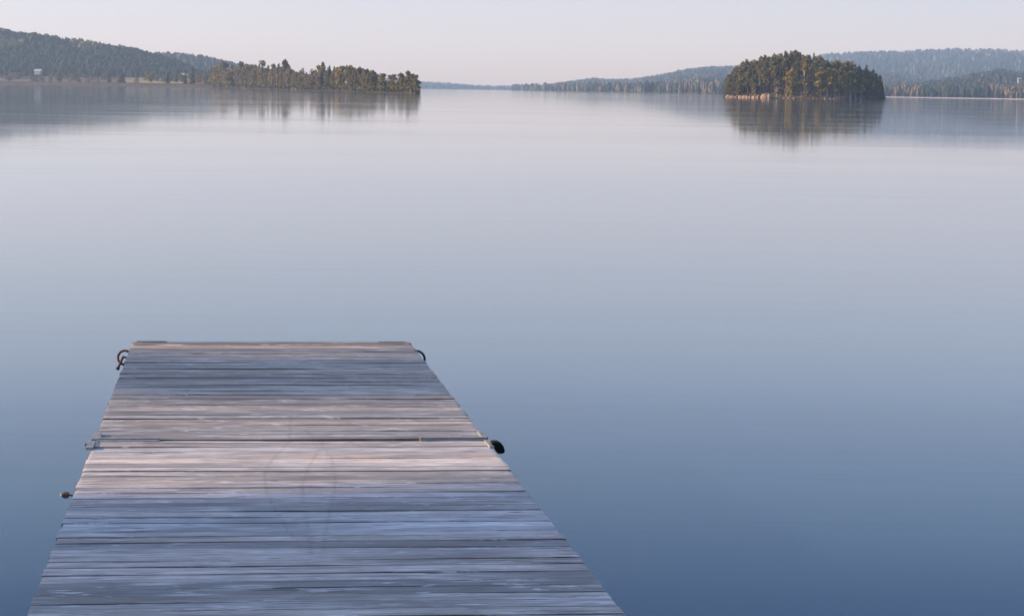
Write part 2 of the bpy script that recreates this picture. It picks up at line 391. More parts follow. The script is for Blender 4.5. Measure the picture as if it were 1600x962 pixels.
# ------------------------------------------------------------------ trees
def leaf(mb, p, size, flat=0.0):
    a = Vector((random.gauss(0, 1), random.gauss(0, 1), random.gauss(0, 1))).normalized()
    b = a.cross(Vector((random.gauss(0, 1), random.gauss(0, 1), random.gauss(0, 1)))).normalized()
    p = Vector(p); s1 = size * random.uniform(.6, 1.2); s2 = size * random.uniform(.35, .8)
    mb.add([p - a * s1, p - b * s2, p + a * s1 * .8, p + b * s2], [(0, 1, 2, 3)])
def spruce_mesh(h, r, n_lv=24, seed=0):
    random.seed(seed); mb = MB()
    for i in range(n_lv):
        t = i / n_lv; z = h * (0.07 + 0.92 * t); rr = r * (1 - t) ** 0.8 * random.uniform(.75, 1.15) + 0.12
        k = max(4, int(9 * (1 - t) + 4)); a0 = random.random() * 6.28
        for j in range(k):
            a = a0 + 6.283 * j / k + random.uniform(-.25, .25); q = rr * random.uniform(.6, 1.15)
            dx, dy = math.cos(a), math.sin(a); wd = q * 0.30 + .10; dz = -q * random.uniform(.15, .4)
            mb.add([(0, 0, z + .15 * q), (dx * q * .6 - dy * wd, dy * q * .6 + dx * wd, z + dz * .5 - .05), (dx * q, dy * q, z + dz), (dx * q * .6 + dy * wd, dy * q * .6 - dx * wd, z + dz * .5 - .05)], [(0, 1, 2), (0, 2, 3)])
            for _ in range(2):
                f = random.uniform(.35, 1.0); leaf(mb, (dx * q * f + random.uniform(-.2, .2), dy * q * f + random.uniform(-.2, .2), z + dz * f - random.uniform(0, .35)), .28 + .1 * r)
    mb.tube([(0, 0, h * .93), (0, 0, h * 1.02)], [0.1, 0.02], 4)
    tr = MB(); tr.tube([(0, 0, -.6), (.03, 0, h * .4), (0, 0, h * .95)], [h * .014 + .05, h * .010 + .03, .02], 7)
    return mb, tr
def broad_mesh(h, r, seed=0, base=.25, n=620, clumps=16, lsize=.34, slim=1.0):
    random.seed(seed); mb = MB(); tr = MB()
    lean = random.uniform(-.3, .3)
    tr.tube([(0, 0, -.6), (lean * .3, 0, h * .35), (lean, .1, h * .85)], [h * .014 + .05, h * .010 + .03, .03], 7)
    cl = []
    for _ in range(clumps):
        t = random.random() ** .8; z = h * (base + (1 - base) * t * .93)
        env = math.sin(math.pi * min(1, .16 + .80 * t)) ** .7 * r * slim
        a = random.random() * 6.28; q = env * random.uniform(.1, .85)
        c = Vector((q * math.cos(a) + lean * t, q * math.sin(a), z)); cl.append((c, r * random.uniform(.28, .5)))
        st = Vector((lean * .6 * t, 0, max(h * base * .8, z - q * 1.2 - .5)))
        tr.tube([st, (st + c) / 2 + Vector((0, 0, .1)), c], [.05, .035, .015], 4, cap=False)
    cl.append((Vector((lean, 0, h * .93)), r * .3))
    for i in range(n):
        c, cr = random.choice(cl); d = Vector((random.gauss(0, 1), random.gauss(0, 1), random.gauss(0, 1))).normalized() * cr * random.random() ** .45
        d.z *= 1.25; leaf(mb, c + d, lsize)
    return mb, tr
def pine_mesh(h, r, seed=0):
    return broad_mesh(h, r, seed, base=.45, n=560, clumps=13, lsize=.36)
PROTO = {}
def proto(kind):
    if kind in PROTO: return PROTO[kind]
    lst = []
    for s in range(5):
        if kind == 'spruce': a = spruce_mesh(10, 1.75, 24, 100 + s); fm, bm_ = 'spruce', 'bark_dark'
        elif kind == 'slim_spruce': a = spruce_mesh(10, 1.15, 24, 150 + s); fm, bm_ = 'spruce', 'bark_dark'
        elif kind == 'pine': a = pine_mesh(10, 1.9, 200 + s); fm, bm_ = 'pine', 'bark_dark'
        elif kind == 'green': a = broad_mesh(10, 2.0, 250 + s, base=.06, n=1000, clumps=24, lsize=.42); fm, bm_ = 'olive', 'bark_dark'
        elif kind == 'birch': a = broad_mesh(10, 1.55, 300 + s, base=.14, n=850, clumps=20, lsize=.38); fm, bm_ = 'birch', 'bark_birch'
        else: a = broad_mesh(10, 1.7, 400 + s, base=.08, n=620, lsize=.33, clumps=24); fm, bm_ = 'budding', 'bark_birch'
        out = []
        for mb, mn, nm in ((a[0], fm, 'crown'), (a[1], bm_, 'trunk')):
            me = bpy.data.meshes.new(kind + '_' + nm); me.from_pydata(mb.v, [], mb.f); me.update(); me.materials.append(M[mn]); out.append(me)
        lst.append(out)
    PROTO[kind] = lst; st = random.getstate(); return lst
NAMES = {'spruce': 'spruce_tree', 'slim_spruce': 'spruce_tree', 'pine': 'pine_tree', 'green': 'broadleaf_tree', 'birch': 'birch_tree', 'bare': 'birch_tree'}
trs = random.Random(11)
def tree(kind, loc, h, wid=1.0, label='', group=None):
    crown, trunk = trs.choice(proto(kind))
    e = empty(NAMES[kind], loc, trs.random() * 6.28); s = h / 10
    e.scale = (s * wid, s * wid, s)
    for nm, me in (('crown', crown), ('trunk', trunk)):
        o = bpy.data.objects.new(nm, me); C.objects.link(o); o.parent = e
    tag(e, label, 'tree', group); return e
def tree_px(kind, u, vtop, d, z, wid=1.0, label='', group=None, wpx=None):
    """a tree whose tip reaches photo height vtop at distance d"""
    top = at(u, vtop, d); h = top.z - z
    if wpx:
        base_r = {'spruce': 1.75, 'slim_spruce': 1.15, 'pine': 1.9, 'green': 1.55, 'birch': 1.2, 'bare': 1.3}[kind]
        wid = (wpx / F_PX * d * K / 2) / (base_r * h / 10)
    return tree(kind, (top.x, top.y, z), h, wid, label, group)
for k in ('spruce', 'slim_spruce', 'pine', 'green', 'birch', 'bare'): proto(k)
random.seed(21)

# --- island ---
ID = 800.0
ISL_L, ISL_R = 1130, 1386
ic = at(1258, horizon(1258), ID + 24); irx = (ISL_R - ISL_L) / 2 / F_PX * ID * K; iry = 27.0 * K
ivs = []; ifs = []; NA, NR = 48, 9
def isl_z(rr): return -1.2 + 5.7 * (1 - min(1, rr) ** 2.2) if rr < 1 else -1.2
for j in range(NR + 1):
    rr = 1.04 * j / NR
    for i in range(NA):
        a = 6.283185 * i / NA; wob = 1 + .05 * math.sin(3 * a + 1) + .03 * math.sin(7 * a)
        ivs.append((ic.x + irx * rr * wob * math.cos(a), ic.y + iry * rr * wob * math.sin(a), isl_z(rr)))
for j in range(NR):
    for i in range(NA): ifs.append((j * NA + i, j * NA + (i + 1) % NA, (j + 1) * NA + (i + 1) % NA, (j + 1) * NA + i))
tag(mesh_obj('island', ivs, ifs, M['isle'], smooth=True), kind='structure')
ISL_TOP = [(1128, 134), (1132, 117), (1140, 113), (1147, 104), (1157, 98), (1168, 94), (1180, 92.5), (1190, 89), (1203, 84), (1222, 80), (1243, 80), (1252, 82), (1262, 85), (1273, 86), (1287, 90), (1303, 93), (1321, 95), (1338, 98), (1345, 103), (1354, 103), (1365, 107), (1374, 113), (1381, 124), (1386, 140)]
def isl_floor(x, y):
    return isl_z(math.hypot((x - ic.x) / irx, (y - ic.y) / iry))
def isl_tree(kind, u, off, vtop, label, group, wpx=None, wid=1.0):
    p = at(u, horizon(u), ID + 24 + off); z = isl_floor(p.x, p.y)
    z = max(z, .3)
    return tree_px(kind, u, vtop, ID + 24 + off, z, wid, label, group, wpx)
def yoff(u, f):
    q = (u - 1258) / ((ISL_R - ISL_L) / 2); q = min(.985, abs(q)); return f * 27 * math.sqrt(1 - q * q) * .93
# back and middle rows: dark conifers carry the skyline
G1 = ('dark spruces and pines filling the island', 'dark conifer packed among others in the wood covering the round island')
G2 = ('shaded spruces at the right end of the island', 'dark shaded spruce in the cluster at the right end of the round island')
G3 = ('olive pines along the left half of the island', 'olive green conifer in the row above the rocks at the left half of the island')
for row, (f, n, drop) in enumerate(((.75, 38, 0), (.35, 42, 1.5), (-.05, 42, 4), (-.4, 44, 9), (-.75, 40, 17))):
    for i in range(n):
        u = 1136.5 + (1379.5 - 1136.5) * (i + random.uniform(.15, .85)) / n
        # open the front row in the middle, where pale birches and slim trunks stand
        if row >= 3 and 1222 < u < 1340 and random.random() < (.55 if row == 3 else .8): continue
        vt = interp(u, ISL_TOP) + drop + abs(random.gauss(0, 3.2)) - 1.5 * (random.random() < .2)
        if u > 1335: g = G2; kind = 'spruce'
        elif u < 1225: g = G3; kind = random.choice(['pine', 'spruce', 'pine', 'green', 'pine'])
        else: g = G1; kind = random.choice(['spruce', 'pine', 'pine', 'green'])
        isl_tree(kind, u, yoff(u, f), vt, g[1], g[0], wpx=random.uniform(11, 17))
isl_tree('slim_spruce', 1272, 5, 81.5, 'slim spruce whose thin tip stands clear of the island treetops right of centre', None, wpx=8)
isl_tree('slim_spruce', 1354, 0, 99.5, 'pointed spruce rising highest over the shaded right end of the island', None, wpx=10)
isl_tree('pine', 1243, 8, 78.5, 'pine with the highest top on the middle of the island', None, wpx=12)
isl_tree('slim_spruce', 1168, 6, 93, 'narrow spruce top poking up on the left shoulder of the island', None, wpx=9)
B = [('birch', 1236, 108, 19, 'broad yellow green birch on the front of the island, left of the pale trunks'),
     ('birch', 1283, 104, 20, 'yellow birch on the island front, just right of the pale trunks'),
     ('birch', 1294, 106, 15, 'slender yellow birch squeezed beside a broader one, front centre of the island'),
     ('birch', 1305, 107, 17, 'tall yellow birch on the island front between two other birches'),
     ('birch', 1330, 111, 19, 'golden birch nearest the dark right end of the island'),
     ('birch', 1322, 116, 13, 'small golden birch leaning against the one nearest the dark end of the island'),
     ('birch', 1258, 92, 16, 'tall olive yellow birch reaching near the top in the middle of the island'),
     ('birch', 1347, 131, 10, 'low yellow green bush birch in front of the shaded island spruces'),
     ('bare', 1254, 118, 12, 'thin leafless birch with pinkish twigs at the island front'),
     ('bare', 1265, 112, 13, 'bare pinkish brown birch at the island front, among pale trunks'),
     ('bare', 1272, 122, 11, 'short bare birch close to the water in the middle of the island'),
     ('bare', 1214, 125, 12, 'brownish budding tree above the orange boulder on the island'),
     ('birch', 1154, 134, 9, 'low orange tinted shrub tree near the left tip of the island'),
     ('bare', 1180, 130, 10, 'low brown tree behind the rocks at the left of the island')]
for k, u, vt, wp, lab in B: isl_tree(k, u, yoff(u, -.9), vt, lab, None, wpx=wp)
# pale slim trunks along the shore
for i, u in enumerate((1246, 1251, 1261, 1268, 1277, 1299, 1312, 1318, 1326, 1337, 1229)):
    isl_tree('bare', u, yoff(u, -.93) + .5, random.uniform(116, 132), 'slim pale trunked birch with thin twigs along the island front shore', 'slim pale birches along the island front', wpx=random.uniform(6, 9))
# rocks on the island shore
def rock(name, c, sx_, sy_, sz, seed, mt, label, group=None):
    rd = random.Random(seed); import bmesh
    bm = bmesh.new(); bmesh.ops.create_icosphere(bm, subdivisions=2, radius=1)
    pl = [(Vector((rd.gauss(0, 1), rd.gauss(0, 1), rd.gauss(0, .7))).normalized(), rd.uniform(.55, .85)) for _ in range(9)]
    for v in bm.verts:
        for n_, d in pl:
            k = v.co.dot(n_)
            if k > d: v.co -= n_ * (k - d)
        v.co = Vector((v.co.x * sx_, v.co.y * sy_, v.co.z * sz))
    me = bpy.data.meshes.new(name); bm.to_mesh(me); bm.free(); me.materials.append(mt)
    o = bpy.data.objects.new(name, me); C.objects.link(o); o.location = c; o.rotation_euler = (0, 0, rd.random() * .6 - .3)
    return tag(o, label, 'rock', group)
for i in range(19):
    u = 1135 + 52 * (i + random.random()) / 19; p = at(u, horizon(u), ID + 24 + yoff(u, -1.0) - .5)
    rock('boulder', (p.x, p.y, random.uniform(0, .5)), random.uniform(.4, 1.7), random.uniform(.6, 1.3), random.uniform(.4, 1.1), i, M['rock'],
         'sunlit pink rock in the low line along the left shore of the island', 'low pink rocks along the left shore of the island')
for u, s_, z, lab in ((1197, 1.8, 1.0, 'largest orange pink boulder on the left shore of the island'), (1193, 1.5, .6, 'orange boulder at the waterline just left of the largest one'), (1203, 1.4, .8, 'orange boulder just right of the largest one on the island shore')):
    p = at(u, horizon(u), ID + 24 + yoff(u, -1.0) - 1.0); rock('boulder', (p.x, p.y, z), s_, s_, s_ * .9, int(u), M['rock'], lab)
for u in (1225, 1233, 1241, 1290, 1297, 1303, 1337, 1345):
    p = at(u, horizon(u), ID + 24 + yoff(u, -1.0) - .6); rock('boulder', (p.x, p.y, .15), .8, .7, .45, int(u), M['rock'], 'small pale rock at the waterline under the birches of the island', 'small pale rocks under the island birches')
# island undergrowth
mb = MB()
for i in range(900):
    a = random.random() * 6.283; rr = math.sqrt(random.uniform(.55, .98)); x = ic.x + irx * rr * math.cos(a); y = ic.y + iry * rr * math.sin(a); z = max(.1, isl_z(rr))
    for _ in range(3): leaf(mb, (x + random.uniform(-.6, .6), y + random.uniform(-.6, .6), z + random.uniform(0, 1.6)), .45)
tag(mb.build('undergrowth', M['budding']), 'brown undergrowth between the trunks along the island shore', 'undergrowth', kind='stuff')

# --- headland on the left: (kind, u, top v, width px) read off the photo ---
HG = ('mixed trees in the wood on the low headland', 'hazy olive tree standing inside the wood on the low headland')
HT = [('slim_spruce', 331, 104, 9, 'dark narrow spruce at the left start of the headland wood'),
      ('birch', 338, 103, 13, 'bright yellow birch, the palest tree near the left start of the headland'),
      ('green', 351, 97, 12, 'tall dark tree just right of the bright yellow birch on the headland'),
      ('birch', 362, 106, 13, 'yellow green round topped tree left of the dark pair on the headland'),
      ('slim_spruce', 362, 100, 7, 'spruce tip peeping over the yellow green round tree on the headland'),
      ('green', 376, 97, 11, 'dark domed tree with a clear top in the left part of the headland'),
      ('birch', 383, 103, 11, 'light olive birch beside the dark domed tree on the headland'),
      ('bare', 393, 100, 13, 'broad brownish tree left of the rounded high crown on the headland'),
      ('bare', 400, 101, 12, 'brown budding tree next to the rounded high crown on the headland'),
      ('green', 410, 95.5, 12, 'rounded high crown in the middle of the headland left half'),
      ('slim_spruce', 419, 101, 8, 'small dark spruce between the two highest crowns of the headland'),
      ('slim_spruce', 436, 98, 8, 'pointed dark spruce just left of the tallest headland tree'),
      ('green', 445, 94.5, 13, 'tallest tree of the headland, broad topped, left of the dip'),
      ('bare', 452, 103, 10, 'brownish tree on the right shoulder of the tallest headland tree'),
      ('birch', 444, 119, 8, 'small golden birch low in front of the tallest headland tree'),
      ('birch', 433, 119, 7, 'slim yellow birch at the water left of the small golden one'),
      ('bare', 462, 112, 12, 'low brown tree in the dip right of the tallest headland tree'),
      ('bare', 473, 106, 11, 'pinkish brown tree right of the dip in the headland wood'),
      ('bare', 487, 107, 9, 'pinkish budding tree left of the twin topped tall tree'),
      ('birch', 498, 102, 9, 'pale birch against the left side of the twin topped tall tree'),
      ('green', 505, 97.5, 10, 'twin topped tall tree in the middle of the headland'),
      ('slim_spruce', 515, 101.5, 8, 'pointed spruce right of the twin topped tall tree'),
      ('bare', 526, 104, 12, 'brown tree right of the pointed spruce in the headland middle'),
      ('birch', 535, 103, 13, 'pale tan birch left of the broad dark dome on the headland'),
      ('green', 548, 102, 14, 'broad dark dome forming the highest point of the right headland'),
      ('green', 561, 106, 12, 'grey green tree right of the broad dark dome'),
      ('bare', 568, 107, 9, 'pale brown slim tree right of the grey green one'),
      ('green', 573, 109, 11, 'small dark tree left of the big round bush shaped tree'),
      ('green', 583, 110.5, 16, 'big round dark tree just left of the narrow gap'),
      ('green', 598, 115.5, 13, 'egg shaped dark tree standing alone between two gaps'),
      ('green', 610, 118, 9, 'small dark tree right of the egg shaped one'),
      ('bare', 617, 116, 12, 'pinkish brown crown near the tip of the headland'),
      ('green', 627, 115, 12, 'rounded dark tree left of the slender top at the headland tip'),
      ('green', 638, 111.5, 10, 'slender high tree near the outer tip of the headland'),
      ('green', 645, 116, 11, 'olive tree second from the outer tip of the headland'),
      ('green', 651, 117.5, 10, 'outermost dark tree at the right tip of the headland')]
for k, u, vt, wp, lab in HT: tree_px(k, u, vt, interp(u, LD) + random.uniform(14, 24), .3, 1, lab, None, wpx=wp * 1.25)
HTOP = [(328, 108), (345, 104), (365, 106), (380, 103), (400, 103), (425, 104), (445, 101), (455, 108), (462, 115), (475, 111), (490, 112), (505, 106), (520, 108), (548, 106), (570, 111), (585, 114), (592, 122), (600, 120), (606, 124), (620, 120), (640, 117), (653, 121)]
for i in range(170):
    u = 330 + (653 - 330) * (i + random.random()) / 170
    k = random.choice(['green', 'bare', 'slim_spruce', 'pine', 'bare', 'birch', 'birch'] if u < 460 else ['green', 'bare', 'green', 'pine', 'slim_spruce'])
    front = random.random() < .5
    tree_px(k, u, interp(u, HTOP) + (random.uniform(2, 12) if front else random.uniform(-4.5, 4)), interp(u, LD) + (random.uniform(5, 12) if front else random.uniform(26, 40)), .3, 1, HG[1], HG[0], wpx=random.uniform(6.5, 10))
# low dark shrubs at the headland waterline
mb = MB()
for i in range(1500):
    u = random.uniform(330, 653); d = interp(u, LD) + random.uniform(-.5, 8); p = at(u, horizon(u), d)
    for _ in range(2): leaf(mb, (p.x + random.uniform(-1, 1), p.y, .2 + random.uniform(0, 2.4)), .7)
tag(mb.build('undergrowth', M['spruce']), 'dark low shrubs along the waterline of the headland', 'undergrowth', kind='stuff')
for u in (458, 462.5):
    p = at(u, horizon(u), interp(u, LD) - 4); rock('boulder', (p.x, p.y, .25), .9, .7, .7, int(u), M['sand'], 'small white stone at the water edge below the dip in the headland wood', 'pair of white stones below the dip')

# --- single trees and bushes along the left shore ---
ST = [('green', 92, 113, 11, 'dark compact tree on the left shore, nearest the left edge'),
      ('bare', 109, 117, 8, 'thin brown tree right of the dark compact one on the left shore'),
      ('green', 122, 120, 8, 'low dark tree between two brown ones on the left shore'),
      ('bare', 137, 118, 9, 'brown leafless tree left of the dark pair on the shore'), ('bare', 150, 119, 10, 'brown leafless tree in the row of bare trees, right one'),
      ('slim_spruce', 171, 113, 8, 'slim dark tree just left of the dark spruce clump'),
      ('spruce', 190, 112.5, 15, 'broad dark spruce clump in front of the yellow field'),
      ('bare', 213, 120, 7, 'small reddish brown tree in front of the yellow field'),
      ('birch', 229, 111, 8, 'bright yellow green bush standing in the yellow field'),
      ('slim_spruce', 262, 113, 7, 'lone narrow dark spruce on the bank right of the yellow field'),
      ('slim_spruce', 290, 114, 7, 'shorter of the two narrow spruces before the headland'),
      ('slim_spruce', 301, 103, 10, 'taller of the two narrow spruces before the headland'),
      ('bare', 311, 112, 10, 'pale grey brown tree between the tall spruce and the headland'),
      ('birch', 318, 118, 9, 'small olive tree beside the start of the headland'), ('green', 323, 122, 8, 'low dark bush tree touching the start of the headland'),
      ('bare', 12, 120, 12, 'brown bush nearest the left edge of the shore'), ('bare', 55, 118, 14, 'pale brown broad tree below the large pale roofed house'),
      ('birch', 66, 120, 10, 'olive tree right of the pale brown broad one'), ('bare', 78, 119, 10, 'brown tree left of the dark compact one')]
for k, u, vt, wp, lab in ST: tree_px(k, u, vt, interp(u, LD) + 22, 2.0, 1, lab, None, wpx=wp)
for i in range(60):
    u = random.choice([random.uniform(0, 185), random.uniform(0, 185), random.uniform(236, 325)])
    tree_px(random.choice(['bare', 'bare', 'green']), u, random.uniform(112, 121), interp(u, LD) + random.uniform(60, 200), 3.4, 1, 'small brownish tree scattered over the flat shore below the left hill', 'small brownish trees on the flat left shore', wpx=random.uniform(6, 10))

# --- houses below the left hill ---
def house(u, v, d, L, Wd, hw_, hr, wall, label, rz=0):
    p = at(u, horizon(u), d); z = at(u, v, d).z - hw_ - hr
    e = empty('house', (p.x, p.y, z), rz)
    b = MB(); b.box(-L / 2, L / 2, -Wd / 2, Wd / 2, -3, hw_); b.prism_y([(-.01, 0)] * 0 or [(0, 0), (0.001, 0), (0, .001)], 0, .001) if False else None
    # gable ends belong to the wall mesh
    b.add([(-L / 2, -Wd / 2, hw_), (-L / 2, Wd / 2, hw_), (-L / 2, 0, hw_ + hr), (L / 2, -Wd / 2, hw_), (L / 2, Wd / 2, hw_), (L / 2, 0, hw_ + hr)], [(0, 1, 2), (3, 5, 4)])
    b.build('wall', M[wall], e)
    o = .5; r_ = MB(); t = .25
    for s in (-1, 1):
        y1, z1 = s * (Wd / 2 + o), hw_ - o * hr / (Wd / 2)
        r_.add([(-L / 2 - o, 0, hw_ + hr), (L / 2 + o, 0, hw_ + hr), (L / 2 + o, y1, z1), (-L / 2 - o, y1, z1), (-L / 2 - o, 0, hw_ + hr + t), (L / 2 + o, 0, hw_ + hr + t), (L / 2 + o, y1, z1 + t), (-L / 2 - o, y1, z1 + t)],
               [(0, 1, 2, 3), (4, 5, 6, 7), (0, 1, 5, 4), (1, 2, 6, 5), (2, 3, 7, 6), (3, 0, 4, 7)])
    rf = r_.build('roof', M['roof'], e)
    c = MB(); c.box(L * .15, L * .15 + .9, -.45, .45, hw_ + hr * .6, hw_ + hr + 1.2); c.build('chimney', M['bank'], rf)
    for x in (-L * .3, 0, L * .3):
        wn = MB(); wn.box(x - .7, x + .7, -Wd / 2 - .05, -Wd / 2 + .05, hw_ * .4, hw_ * .8); wn.build('window', M['bank'], e)
    tag(e, label, 'house'); return e
house(60, 108.5, 1840, 6.5, 6, .6, 1.7, 'wall_white', 'large pale roofed house at the foot of the left hill', -.15)
house(51, 104.5, 1900, 7, 6, 1.5, 2, 'wall_white', 'small pale roofed house up behind the large one on the left hill', .5)
house(128, 103, 1880, 7, 6, 1.6, 2, 'wall_white', 'bluish roofed house above the shore, first right of the large pale one', -.3)
house(146, 105, 1880, 7, 6, 1.6, 2, 'wall_white', 'pale house with a light roof in the middle of the row under the hill', .3)
house(170, 107, 1880, 7, 6, 1.6, 2, 'wall_white', 'pale roofed house on the slope just above the broad dark spruce clump', .5)
house(219, 108, 1850, 7, 6, 1.6, 2, 'wall_white', 'faint bluish house above the yellow green bush', -.2)
house(287, 115, 1760, 6, 5, 1.8, 1.6, 'wall_white', 'small white house left of the tall narrow spruce before the headland', .1)
house(4, 124, 1720, 14, 7, 3, 2.5, 'wall_red', 'low reddish boathouse at the far left end of the shore', .1)
house(1592, 122, 2000, 3.5, 3.5, 1.8, 1.2, 'wall_white', 'small white house among trees at the right edge of the far shore', .1)
# right shore: light shrubs on the sand, pale spring trees in front of the spur
for i in range(34):
    u = random.choice([random.uniform(1386, 1428), random.uniform(1552, 1640), random.uniform(1552, 1640)])
    vt = random.uniform(140, 147) if u < 1440 else interp(u, [(1550, 146), (1565, 138), (1585, 127), (1640, 120)]) + random.uniform(0, 7)
    tree_px(random.choice(['bare', 'bare', 'birch']), u, vt, 1890 + random.uniform(0, 60), 1, 1, 'pale tan spring tree behind the beach on the far right shore', 'pale tan spring trees behind the far right beach', wpx=random.uniform(5, 9))
for u, vt in ((1504, 146), (1510, 143.5), (1517, 145)):
    tree_px('bare', u, vt, 1880, 1, 1, 'low tan bush in the small clump on the beach below the dark spur', 'low tan bushes clumped below the dark spur', wpx=12)

# ------------------------------------------------------------------ the jetty
dY = ray(349, 165.5).normalized(); dX = Vector((dY.y, -dY.x, 0)).normalized(); dN = dX.cross(dY).normalized()
a_, b_ = ray(207, 534), ray(640, 535)
ta, tb = -1 / a_.dot(dN), -1 / b_.dot(dN)
DW = 2.0
hdk = DW / ((b_ * tb - a_ * ta).dot(dX))
org = CAM + a_ * ta * hdk
DM = Matrix((dX, dY, dN)).transposed().to_4x4(); DM.translation = org
DMi = DM.inverted()
def dk(u, v, z=0.0):
    p0 = DM @ Vector((0, 0, z)); return DMi @ on_plane(u, v, p0, dN)
def dk_y(u, v, y):      # point of pixel in the vertical plane across the jetty at local y
    p0 = DM @ Vector((0, y, 0)); return DMi @ on_plane(u, v, p0, dY)
def dpx(x, y, z=0): return project(DM @ Vector((x, y, z)))
print('deck height under camera', hdk, 'far edge z', org.z, 'right', dk(640, 535), 'joint', dk(150, 688), dk(770, 686), 'near', dk(44, 957), dk(965, 946.5), 'tilt', math.degrees(math.asin(dY.z)))
YJ = dk(460, 688).y
SHADE_TREES = [(-2.15, 27, 12.6), (-2.0, 30.5, 13.4)] + [(-8.3 - 1.5 * i, 27 + (i % 2) * 2.2, 15.5 + (i % 3)) for i in range(7)] + [(-8.2 - 1.6 * i, 32.5 + (i % 2) * 1.5, 17) for i in range(6)]
jet = empty('wooden_jetty'); jet.matrix_world = DM
tag(jet, 'long weathered grey plank jetty in two hinged sections reaching out over the calm lake', 'jetty')

def wood_mat():
    m, nt, b = mat('weathered_planks', 0.62, 0.35)
    tcn = node(nt, 'ShaderNodeTexCoord').outputs['Object']
    at_ = node(nt, 'ShaderNodeAttribute', attribute_name='Col').outputs['Color']
    br = node(nt, 'ShaderNodeAttribute', attribute_name='Rnd').outputs['Fac']
    sc = node(nt, 'ShaderNodeAttribute', attribute_name='CurveMask').outputs['Fac']
    cmb = node(nt, 'ShaderNodeCombineXYZ'); nt.links.new(mth(nt, 'MULTIPLY', br, 37.0), cmb.inputs[2]); nt.links.new(mth(nt, 'MULTIPLY', br, 11.0), cmb.inputs[0])
    va = node(nt, 'ShaderNodeVectorMath', operation='ADD'); nt.links.new(tcn, va.inputs[0]); nt.links.new(cmb.outputs[0], va.inputs[1])
    v = va.outputs[0]
    wv_ = noise(nt, mapping(nt, v, (1.6, 6, 1)), 1.0, 2, 0.5)           # the grain wanders
    vw = node(nt, 'ShaderNodeVectorMath', operation='ADD'); cw = node(nt, 'ShaderNodeCombineXYZ')
    nt.links.new(mth(nt, 'MULTIPLY', wv_, 0.05), cw.inputs[1]); nt.links.new(v, vw.inputs[0]); nt.links.new(cw.outputs[0], vw.inputs[1])
    v2 = vw.outputs[0]
    fine = noise(nt, mapping(nt, v2, (12, 120, 1)), 1.0, 4, 0.7)
    mid = noise(nt, mapping(nt, v2, (4.0, 34, 1)), 1.0, 4, 0.65)
    blot = noise(nt, mapping(nt, v, (3.5, 10, 1)), 1.0, 4, 0.65)
    big = noise(nt, mapping(nt, tcn, (0.9, 1.6, 1)), 1.0, 3, 0.5)
    g = mth(nt, 'MULTIPLY', ramp(nt, fine, [(0.34, (.66,) * 3), (0.47, (.97,) * 3), (0.64, (1.08,) * 3)]), ramp(nt, mid, [(0.34, (.66,) * 3), (0.47, (.96,) * 3), (0.66, (1.10,) * 3)]))
    c = mixc(nt, 1.0, at_, g, 'MULTIPLY')
    gain = mth(nt, 'MULTIPLY_ADD', mth(nt, 'SUBTRACT', blot, 0.5), 1.7, 1.1)
    gain = mth(nt, 'MULTIPLY', gain, mth(nt, 'MULTIPLY_ADD', mth(nt, 'SUBTRACT', big, 0.5), 0.9, 1.0))
    sm = node(nt, 'ShaderNodeVectorMath', operation='SCALE'); nt.links.new(c, sm.inputs[0]); nt.links.new(gain, sm.inputs['Scale']); c = sm.outputs[0]
    # pale worn slivers around knots
    sl_ = noise(nt, mapping(nt, v2, (8, 42, 1)), 1.0, 4, 0.65); zone = noise(nt, mapping(nt, v, (4, 9, 1)), 1.0, 3, 0.55)
    sliv = mth(nt, 'MULTIPLY', ramp(nt, sl_, [(0.53, (0,) * 3), (0.59, (1,) * 3)]), ramp(nt, zone, [(0.54, (0,) * 3), (0.60, (1,) * 3)]))
    c = mixc(nt, mth(nt, 'MULTIPLY', sliv, 0.8), c, (0.66, 0.62, 0.60))
    # brown damp streaks
    br_n = noise(nt, mapping(nt, v, (1.6, 20, 1)), 1.0, 4, 0.6)
    c = mixc(nt, mth(nt, 'MULTIPLY', ramp(nt, br_n, [(0.56, (0,) * 3), (0.68, (1,) * 3)]), 0.6), c, (0.085, 0.07, 0.062))
    # knots
    vo = node(nt, 'ShaderNodeTexVoronoi', voronoi_dimensions='2D'); vo.inputs['Scale'].default_value = 1.0; vo.inputs['Randomness'].default_value = 1.0
    nt.links.new(mapping(nt, v2, (2.6, 9, 1)), vo.inputs['Vector'])
    kn = ramp(nt, vo.outputs['Distance'], [(0.05, (1,) * 3), (0.11, (0,) * 3)])
    sel = ramp(nt, vo.outputs['Color'], [(0.55, (0,) * 3), (0.6, (1,) * 3)])
    knot = mth(nt, 'MULTIPLY', kn, sel)
    c = mixc(nt, mth(nt, 'MULTIPLY', knot, 0.85), c, (0.045, 0.035, 0.032))
    # pale weathered halos round the knots, and boards that stay damp along part of their length
    halo = mth(nt, 'MULTIPLY', ramp(nt, vo.outputs['Distance'], [(0.14, (1,) * 3), (0.42, (0,) * 3)]), ramp(nt, mid, [(0.44, (0,) * 3), (0.56, (1,) * 3)]))
    c = mixc(nt, mth(nt, 'MULTIPLY', mth(nt, 'MULTIPLY', halo, sel), 0.75), c, (0.60, 0.565, 0.54))
    dmp = noise(nt, mapping(nt, v, (0.55, 0.0, 1)), 1.0, 2, 0.5)
    dm = mth(nt, 'MULTIPLY', ramp(nt, mth(nt, 'ADD', dmp, mth(nt, 'MULTIPLY', mth(nt, 'SUBTRACT', mid, 0.5), 0.25)), [(0.54, (0,) * 3), (0.64, (1,) * 3)]), 0.62)
    c = mixc(nt, dm, c, (0.105, 0.085, 0.073))
    # hair cracks
    cr = noise(nt, mapping(nt, v2, (2.6, 60, 1)), 1.0, 3, 0.5)
